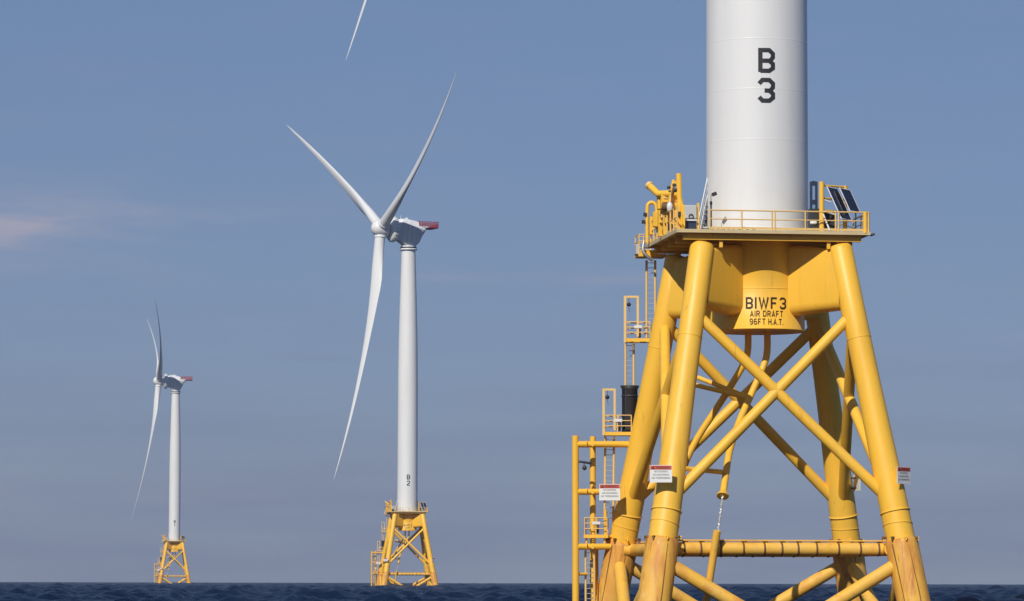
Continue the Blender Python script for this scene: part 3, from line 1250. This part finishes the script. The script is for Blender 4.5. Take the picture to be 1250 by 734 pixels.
# ------------------------------------------------------------------ deck equipment
def build_crane():
    root = empty('davit_crane')
    b = J(-4.75, -3.3, DZ)
    m = MB()
    base = at(828, 280, -3.0)
    base = Vector((base.x, -3.0, DZ))
    m.lathe([(.42, 0), (.42, .08), (.26, .12), (.26, 1.5), (.30, 1.55), (.30, 1.75)], 20, Matrix.Translation(base))
    m.build('pedestal', TY, root)
    m = MB()
    m.tube([at(831, 252, -3.0), at(829.2, 240, -3.0), at(828.6, 212, -3.0)], .17, 14)
    m.build('mast', TY, root)
    m = MB()
    m.tube([at(827, 246, -2.6), at(820, 232, -2.6), at(823, 220, -2.6)], .13, 10)
    m.build('luffing_cylinder', TY, root)
    m = MB()
    m.tube([at(828, 237, -2.9), at(814, 236.5, -2.6), at(803.5, 237, -2.2), at(792.5, 226.5, -1.8)], .20, 14)
    m.build('boom', TY, root)
    m = MB()
    m.tube([at(793.4, 227.4, -1.83), at(791.2, 225.2, -1.75)], .235, 14)
    m.build('boom_cap', 'yellow_rail', root)
    m = MB()
    m.box(at(812, 246, -2.3), (.55, .6, .95), RJ, .06)
    m.box(at(820, 249, -2.6), (.42, .5, 1.2), RJ, .06)
    m.box(at(806, 248, -1.9), (.36, .4, .8), RJ, .05)
    m.build('winch_housing', TY, root)
    m = MB()
    m.tube([at(810, 252, -2.75), at(818, 252, -2.95)], .26, 14)
    m.build('winch_drum', 'rusty_strap', root)
    m = MB()
    m.lathe([(.02, -.3), (.16, -.25), (.18, .1), (.10, .28), (.02, .3)], 14, Matrix.Translation(at(817.5, 253, -3.2)))
    m.build('work_lamp', 'lamp_glass', root)
    for x, y in ((823, 226), (816.5, 229), (825, 232)):
        m = MB()
        m.lathe([(.02, -.10), (.11, -.06), (.11, .06), (.02, .10)], 10, Matrix.Translation(at(x, y, -3.05)))
        m.build('hose_fitting', 'dark_metal', root)
    m = MB()
    m.tube(smooth_path([at(823, 226, -3.1), at(820, 240, -3.2), at(824, 258, -3.2), at(822, 272, -3.1)]), .05, 8)
    m.build('hydraulic_hose', 'rusty_strap', root)
    for x, y, Y, sz, mt in ((815, 268, -2.2, (.35, .35, .55), TY), (825.5, 266, -3.1, (.30, .3, .9), TY), (809, 262, -1.6, (.28, .3, .45), 'yellow_rail'),
                            (822, 277, -2.9, (.5, .4, .3), 'rusty_strap'), (814, 240, -2.5, (.40, .3, .34), 'yellow_rail'), (800, 268, .4, (.3, .3, .9), TY)):
        m = MB()
        m.box(at(x, y, Y), sz, RJ, .04)
        m.build('valve_block', mt, root)
    m = MB()
    m.tube(smooth_path([at(826, 222, -3.0), at(822, 228, -3.0), at(819, 240, -3.0), at(817, 252, -3.1)]), .06, 8)
    m.build('hydraulic_hose', 'yellow_rail', root)
    for k in range(9):
        Y = -4.2 + .95 * k
        p = at(832 - 3.6 * k, 262, Y)
        h = (1.0, 1.7, 1.3, 2.0, 1.5, 1.1, 1.8, 1.3, 1.0)[k]
        m = MB()
        m.box(Vector((p.x + .12, p.y, DZ + h / 2)), (.13, .16, h), RJ)
        m.build('frame_post', 'yellow_rail' if k % 2 else TY, root)
        if k % 2:
            m = MB()
            m.box(Vector((p.x + .10, p.y - .3, DZ + h * .62)), (.26, .34, .30), RJ, .03)
            m.build('junction_box', ('dark_metal', 'cabinet_grey', 'rusty_strap', 'yellow_rail')[(k // 2) % 4], root)
    # support frame below, along the left edge
    for x, y0, y1, Y in ((812, 246, 284, -1.9), (820, 242, 281, -2.7), (806, 244, 290, -1.0), (829.5, 245, 279, -3.4), (833.2, 246, 279, -3.6)):
        p = at(x, (y0 + y1) / 2, Y)
        m = MB()
        h = (y1 - y0) / 20.8
        m.box(Vector((p.x, p.y, DZ + h / 2)), (.24, .22, h), RJ, .03)
        m.build('frame_post', TY, root)
    for (x0, y0, Y0), (x1, y1, Y1) in (((806, 262, -1.1), (830, 258, -3.5)), ((806, 272, -1.1), (830, 269, -3.5))):
        m = MB()
        m.tube([at(x0, y0, Y0), at(x1, y1, Y1)], .08, 8)
        m.build('frame_rail', TY, root)
    return root


def build_arch():
    """Looped yellow boarding arch behind the crane on the left deck edge."""
    root = empty('boarding_arch')
    m = MB()
    b0 = at(790, 300, 3.0)
    b0.z = DZ
    m.tube(smooth_path([b0, at(790, 256, 3.0), at(792.5, 248.5, 3.0), at(797, 247.5, 3.0), at(801, 252, 3.0), at(802, 266, 3.0)]) + [at(802, 280, 3.0)], .11, 12)
    m.build('arch_tube', TY, root)
    m = MB()
    for x, y in ((787.5, 262), (785.5, 271)):
        m = MB()
        m.box(at(x, y, 2.9), (.20, .2, .22), RJ, .03)
        m.build('limit_switch', 'dark_metal', root)
        m = MB()
        m.tube([at(790, y, 3.0), at(x, y, 2.9)], .03, 6)
        m.build('switch_arm', 'yellow_rail', root)
    m = MB()
    m.box(at(796, 276, 2.6), (.30, .3, 1.1), RJ, .04)
    m.build('control_box', TY, root)
    return root


def build_cabinet():
    root = empty('equipment_cabinet')
    c = at(842.3, 262, -3.4)
    m = MB()
    m.box(Vector((c.x, c.y, DZ + 1.18)), (.72, .55, .80), RJ, .04)
    m.build('cabinet_body', 'cabinet_grey', root)
    m = MB()
    m.box(Vector((c.x, c.y, DZ + .39)), (.66, .50, .76), RJ, .02)
    m.build('cabinet_base', 'blue_steel', root)
    f = RJ @ Vector((0, -.34, 0))
    m = MB()
    m.lathe([(.10, -.02), (.15, -.02), (.15, .02), (.10, .02)], 18, Matrix.Translation(Vector((c.x, c.y, DZ + .92)) + f) @ Matrix.Rotation(rad(90), 4, 'X'), cap=False)
    m.build('hand_wheel', 'dark_metal', root)
    m = MB()
    m.box(Vector((c.x, c.y, DZ + .70)) + f, (.70, .05, .09), RJ)
    m.build('cabinet_shelf', 'panel_frame', root)
    for dx in (-.50, .46):
        m = MB()
        m.box(Vector((c.x, c.y, DZ + .86)) + RJ @ Vector((dx, -.05, 0)), (.12, .14, 1.72), RJ)
        m.build('frame_post', TY, root)
    return root


def build_stair():
    root = empty('access_stair')
    # rises towards the tower door on its far left side
    A0, A1 = at(853, 277, -1.6), at(864, 236, -.6)
    A0.z = DZ
    wv = Vector((0.25, .95, 0)).normalized() * .8
    for s_ in (0, 1):
        m = MB()
        m.tube([A0 + wv * s_, A1 + wv * s_], .06, 8)
        m.build('stringer', 'grey_steel', root)
        up = Vector((0, 0, 1.0))
        m = MB()
        m.tube([A0 + wv * s_ + up, A1 + wv * s_ + up], .035, 8)
        m.tube([A0 + wv * s_, A0 + wv * s_ + up], .035, 8)
        m.tube([A0 + wv * s_ + up * .5, A1 + wv * s_ + up * .5], .025, 8)
        m.tube([A0.lerp(A1, .5) + wv * s_, A0.lerp(A1, .5) + wv * s_ + up], .03, 8)
        m.build('handrail', 'panel_frame', root)
    for k in range(9):
        p = A0.lerp(A1, (k + .6) / 9.3) + wv * .5
        m = MB()
        m.box(p, (.26, .78, .04), rotz(math.atan2(wv.y, wv.x) - rad(90)))
        m.build('tread', 'grey_steel', root)
    return root


def build_lamp_pole():
    root = empty('camera_pole')
    b = at(868, 279, -4.0)
    b.z = DZ
    m = MB()
    m.tube([b, b + Vector((0, 0, 1.75))], .05, 8)
    m.build('pole', 'dark_metal', root)
    m = MB()
    m.tube([b + Vector((0, 0, 1.2)), b + Vector((0, 0, 2.1)), b + Vector((.10, -.02, 2.2))], .022, 6)
    m.build('arm', 'dark_metal', root)
    m = MB()
    R = Matrix.Rotation(rad(-22), 3, 'Y')
    m.box(b + Vector((.19, -.05, 2.17)), (.30, .22, .20), R, .03)
    m.build('camera_head', 'black_rubber', root)
    m = MB()
    m.lathe([(.05, 1.55), (.075, 1.58), (.075, 1.72), (.03, 1.78)], 10, Matrix.Translation(b))
    m.build('sensor', 'black_rubber', root)
    return root


def build_solar():
    root = empty('solar_panel_rack')
    e1 = Vector((.58, .80, -.05)).normalized()
    e2 = Vector((.5, -.44, -1.2)).normalized()
    n = e2.cross(e1).normalized()
    if n.z < 0:
        n = -n
    R = Matrix((e1, e2, n)).transposed()
    for (px, py), Y, L in (((1009.2, 227.5), -3.2, 2.25), ((1024.6, 229.2), -2.6, 1.62)):
        tl = at(px, py, Y)
        wpan = 1.10
        m = MB()
        for s_ in (0, 1):
            m.box(tl + e1 * (.018 + s_ * (wpan - .036)) + e2 * L / 2, (.035, L, .05), R)
            m.box(tl + e1 * wpan / 2 + e2 * (.025 + s_ * (L - .05)), (wpan - .07, .035, .05), R)
        fr = m.build('panel', 'panel_frame', root)
        k = 3 if L > 2 else 2
        for i in range(k):
            h = (L - .12) / k
            m = MB()
            m.box(tl + e1 * wpan / 2 + e2 * (.06 + h * (i + .5)), (wpan - .075, h - .03, .03), R)
            m.build('cell_block', 'solar_cell', fr)
    pb = at(1003, 281, -3.4)
    m = MB()
    m.tube([Vector((pb.x, pb.y, DZ)), at(1003, 222, -3.4)], .145, 16)
    m.build('post', TY, root)
    p2 = at(1031.5, 250, -1.9)
    m = MB()
    m.tube([Vector((p2.x, p2.y, DZ)), at(1031.5, 227, -1.9)], .13, 14)
    m.build('post', TY, root)
    for y in (226.5, 242, 257):
        m = MB()
        m.tube([at(1003, y, -3.4), at(1031.5, y + 2, -1.9)], .06, 8)
        m.build('cross_bar', TY, root)
    for y, dx in ((243, 11), (257, 18)):
        m = MB()
        m.tube([at(1003, y, -3.4), at(1003 + dx, y + 2 + dx * .2, -3.2)], .05, 8)
        m.build('panel_bracket', 'panel_frame', root)
    m = MB()
    a = at(1005, 262, -3.6)
    b = at(1013, 281, -4.2)
    b.z = DZ
    m.tube([a, b], .05, 8)
    m.build('raking_strut', 'panel_frame', root)
    m = MB()
    for (x0, y0), (x1, y1) in (((1037, 270), (1060, 262)), ((1031, 275), (1045, 280))):
        m.tube([at(x0, y0, -2.4), at(x1, y1, -2.6)], .02, 6)
    m.tube([at(1044.5, 257, -2.6), at(1044.5, 281, -2.6)], .05, 6)
    m.build('cable', 'dark_metal', root)
    return root


def build_dark_rack():
    root = empty('switchgear_rack')
    def post(x0, y0, x1, y1, Y, w=.10, mt='blue_steel', nm='frame_post'):
        a, b = at(x0, y0, Y), at(x1, y1, Y)
        m = MB()
        m.tube([a, b], w, 8)
        m.build(nm, mt, root)
    Y = -2.2
    for x in (990, 996.5):
        p = at(x, 222, Y)
        m = MB()
        m.box(Vector((p.x, p.y, (p.z + DZ) / 2)), (.13, .14, p.z - DZ), RJ)
        m.build('frame_post', 'blue_steel', root)
    for y in (224, 247):
        p = at(993.2, y, Y)
        m = MB()
        m.box(p, (.20, .10, .28), RJ)
        m.build('frame_bar', 'blue_steel', root)
    for x, w, h, Y2 in ((993.5, .60, 1.40, -2.9), (1010, .85, 1.30, -2.2)):
        p = at(x, 270, Y2)
        m = MB()
        m.box(Vector((p.x, p.y, DZ + h / 2)), (w, .5, h), RJ, .03)
        m.build('cabinet', 'dark_metal', root)
    p = at(993, 272, -3.2)
    m = MB()
    m.lathe([(.04, -.2), (.10, -.17), (.10, .15), (.05, .2)], 14, Matrix.Translation(p) @ Matrix.Rotation(rad(90), 4, 'Y'))
    m.build('cylinder', 'lamp_glass', root)
    return root


def build_small_deck():
    """Low cable tray on the deck at the foot of the tower."""
    root = empty('cable_tray')
    for x0, x1 in ((858, 902), (905, 920)):
        a, b = at(x0, 277, -4.0), at(x1, 277.8, -3.5)
        d = (b - a).normalized()
        R = Matrix((d, Vector((-d.y, d.x, 0)), Vector((0, 0, 1)))).transposed()
        c = (a + b) / 2
        m = MB()
        m.box(Vector((c.x, c.y, DZ + .23)), ((b - a).length, .25, .10), R, .02)
        n = max(2, int((b - a).length / .3))
        tray = m.build('tray', 'cabinet_grey', root)
        for k in range(n + 1):
            p = a.lerp(b, k / n)
            m = MB()
            m.box(Vector((p.x, p.y, DZ + .10)), (.09, .18, .2), R)
            m.build('bracket', 'dark_metal', tray)
    return root


def build_sign(c, nrm, w=1.25, h=.97, stub=None):
    """Warning plate: red header over white with three lines; stands off the leg on brackets."""
    c = Vector(c)
    nrm = Vector(nrm).normalized()
    up = Vector((0, 0, 1))
    xa = up.cross(nrm).normalized()
    R = Matrix((xa, nrm, up)).transposed()
    root = empty('warning_sign')
    m = MB()
    m.box(c, (w, .03, h), R)
    m.build('plate', 'sign_white', root)
    m = MB()
    m.box(c + up * (h * .355) + nrm * .018, (w - .05, .010, h * .23), R)
    hd = m.build('header', 'sign_red', root)

    def put(vs_, fs, x, z, mt, nm, par, off=.028):
        mm = MB()
        mm.add([c + xa * (x + v.x) + up * (z + v.y) + nrm * off for v in vs_], fs)
        mm.build(nm, mt, par)
    vs_, fs = text_mesh('WARNING', .22, .74)
    put(vs_, fs, .09, h * .355 - .075, 'letter_black', 'lettering', hd)
    put([Vector((-.09, -.075, 0)), Vector((.09, -.075, 0)), Vector((0, .085, 0))], [(0, 1, 2)], -.43, h * .355, 'letter_black', 'triangle_mark', hd)
    for i, (t, ww) in enumerate((('NO DOCKING', .74), ('NO ANCHORING', .90), ('NO TRESPASSING', 1.04))):
        vs_, fs = text_mesh(t, .15, ww)
        put(vs_, fs, 0, .10 - .185 * i - .02, 'letter_black', 'lettering', root, .020)
    if stub is not None:
        for z in (-.3, .3):
            m = MB()
            m.tube([c - nrm * .01 + up * z, Vector(stub) + up * z], .04, 8)
            m.build('bracket', 'dark_metal', root)
    return root


# ------------------------------------------------------------------ assemble the near site
def place(root, S, extra=0.0):
    root.matrix_world = Matrix.Translation(S['loc']) @ Matrix.Rotation(S['rot'] + extra, 4, 'Z')


SIGNS = []


def build_signs():
    out = []
    a = at(806.8, 578.5, -8.95)
    out.append(build_sign(a, (-.05, -1, 0), stub=legp(-1, -1, a.z) + Vector((-.45, -.5, 0))))
    a = at(744.3, 601, 3.3)
    out.append(build_sign(a, (-.05, -1, 0), stub=legp(-1, 1, a.z) + Vector((-.70, -.4, 0))))
    a = at(1103.2, 580.5, -5.6)
    out.append(build_sign(a, (.78, -.62, 0), stub=legp(1, -1, a.z) + Vector((.6, -.2, 0))))
    a = at(1046.0, 589.5, 6.2)
    out.append(build_sign(a, (.96, .28, 0), stub=legp(1, 1, a.z) + Vector((.6, 0, 0))))
    return out


EQUIP = [('crane', build_crane), ('arch', build_arch), ('cabinet', build_cabinet), ('stair', build_stair), ('pole', build_lamp_pole),
         ('solar', build_solar), ('rack', build_dark_rack), ('tray', build_small_deck)]


def copy_tree(o, parent=None):
    c = o.copy()
    col.objects.link(c)
    c.parent = parent
    for ch in list(o.children):
        if ch.name.startswith('lettering') and o.get('renumber'):
            continue
        copy_tree(ch, c)
    return c


SITES = [('near', NEAR, '3', (70.0, 6.2, 29.9)), ('middle', MID, '2', (66.8, 5.16, 30.3)), ('far', FAR, '1', (87.9, 4.8, 30.5))]
WHERE = {'near': 'the large near foundation', 'middle': 'the middle foundation', 'far': 'the small far foundation'}
FOUND = {}
base_sets = {k: f() for k, f in EQUIP}
base_signs = build_signs()
for nm, S, num, (yaw, tilt, th) in SITES:
    turn = NEAR['rot'] - S['rot']          # the three structures stand parallel to each other
    f = build_foundation(num) if nm == 'near' else None
    if f is None:
        f = copy_tree(FOUND['near'])
        # this foundation carries its own number
        colm = [c for c in f.children if c.name.startswith('column')][0]
        old = sorted([c for c in colm.children if c.name.startswith('lettering')], key=lambda o: -max(v.co.z for v in o.data.vertices))[0]
        vs_, fs = block_text('BIWF' + num, .66, 2.40)
        mm = MB()
        mm.add(on_cylinder(vs_, 2.775, math.asin(at(936.5, 370, -2.7).x / 2.78), at(936, 376.9, -2.7).z), fs)
        bpy.data.objects.remove(old)
        mm.build('lettering', 'letter_brown', colm)
    FOUND[nm] = f
    place(f, S, turn)
    tag(f, {'near': 'large yellow steel jacket foundation marked BIWF 3 in the foreground',
            'middle': 'yellow steel jacket foundation in the middle distance, under the tower marked B 2',
            'far': 'tiny yellow steel jacket foundation farthest away at the left'}[nm], 'foundation', 'yellow turbine foundations standing in the sea')
    tr, pieces, hub = build_turbine(num)
    place(tr, S, turn)
    orient_turbine(tr, pieces, hub, yaw, tilt, th, turn, bladeobj=BLADE_ME)
    tag(tr, {'near': 'nearest white wind turbine, thick tower marked B 3 cut off by the frame top',
             'middle': 'white wind turbine marked B 2 with all three blades in view',
             'far': 'smallest white wind turbine at the left, rotor seen nearly edge on'}[nm], 'wind turbine', 'white offshore wind turbines')
    LAB = {
        'crane': ('yellow folded davit crane on the left deck edge of %s', 'crane', 'deck cranes'),
        'arch': ('looped yellow tube arch at the left rear deck edge of %s', 'arch', 'boarding arches'),
        'cabinet': ('grey cabinet between yellow posts on the deck of %s', 'cabinet', 'grey deck cabinets'),
        'stair': ('grey metal stair leading up to the tower on %s', 'stair', 'tower access stairs'),
        'pole': ('thin pole with black camera head on the deck of %s', 'camera pole', 'deck camera poles'),
        'solar': ('two tilted dark solar panels on yellow posts on %s', 'solar panel', 'solar panel racks'),
        'rack': ('dark blue frame and cabinets right of the tower on %s', 'rack', 'dark equipment racks'),
        'tray': ('low grey cable tray along the tower foot on %s', 'cable tray', 'deck cable trays')}
    for k, proto in base_sets.items():
        o = proto if nm == 'near' else copy_tree(proto)
        place(o, S, turn)
        l, c, g = LAB[k]
        tag(o, l % WHERE[nm], c, g)
    SL = ['red and white warning sign on the front left leg of %s',
          'red and white warning sign beside the boat landing ladder of %s',
          'red and white warning sign on the front right leg of %s',
          'white warning plate seen edge on at the back right leg of %s']
    for i, proto in enumerate(base_signs):
        o = proto if nm == 'near' else copy_tree(proto)
        place(o, S, turn)
        tag(o, SL[i] % WHERE[nm], 'sign', 'warning signs on the foundation legs')


# ------------------------------------------------------------------ sea air
HAZE = 6.5e-5
if HAZE:
    m = MB()
    m.box((0, 0, 90.0), (12600, 12600, 194.0))
    hm = bpy.data.materials.new('sea_air')
    hm.use_nodes = True
    t = hm.node_tree
    t.nodes.clear()
    pv = t.nodes.new('ShaderNodeVolumePrincipled')
    pv.inputs['Color'].default_value = (0.93, 0.95, 1.0, 1)
    pv.inputs['Density'].default_value = HAZE
    pv.inputs['Anisotropy'].default_value = 0.2
    om = t.nodes.new('ShaderNodeOutputMaterial')
    t.links.new(pv.outputs[0], om.inputs['Volume'])
    MATS['sea_air'] = hm
    hz_ = m.build('haze', 'sea_air')
    hz_['kind'] = 'stuff'
    hz_['label'] = 'thin pale sea haze filling the air'
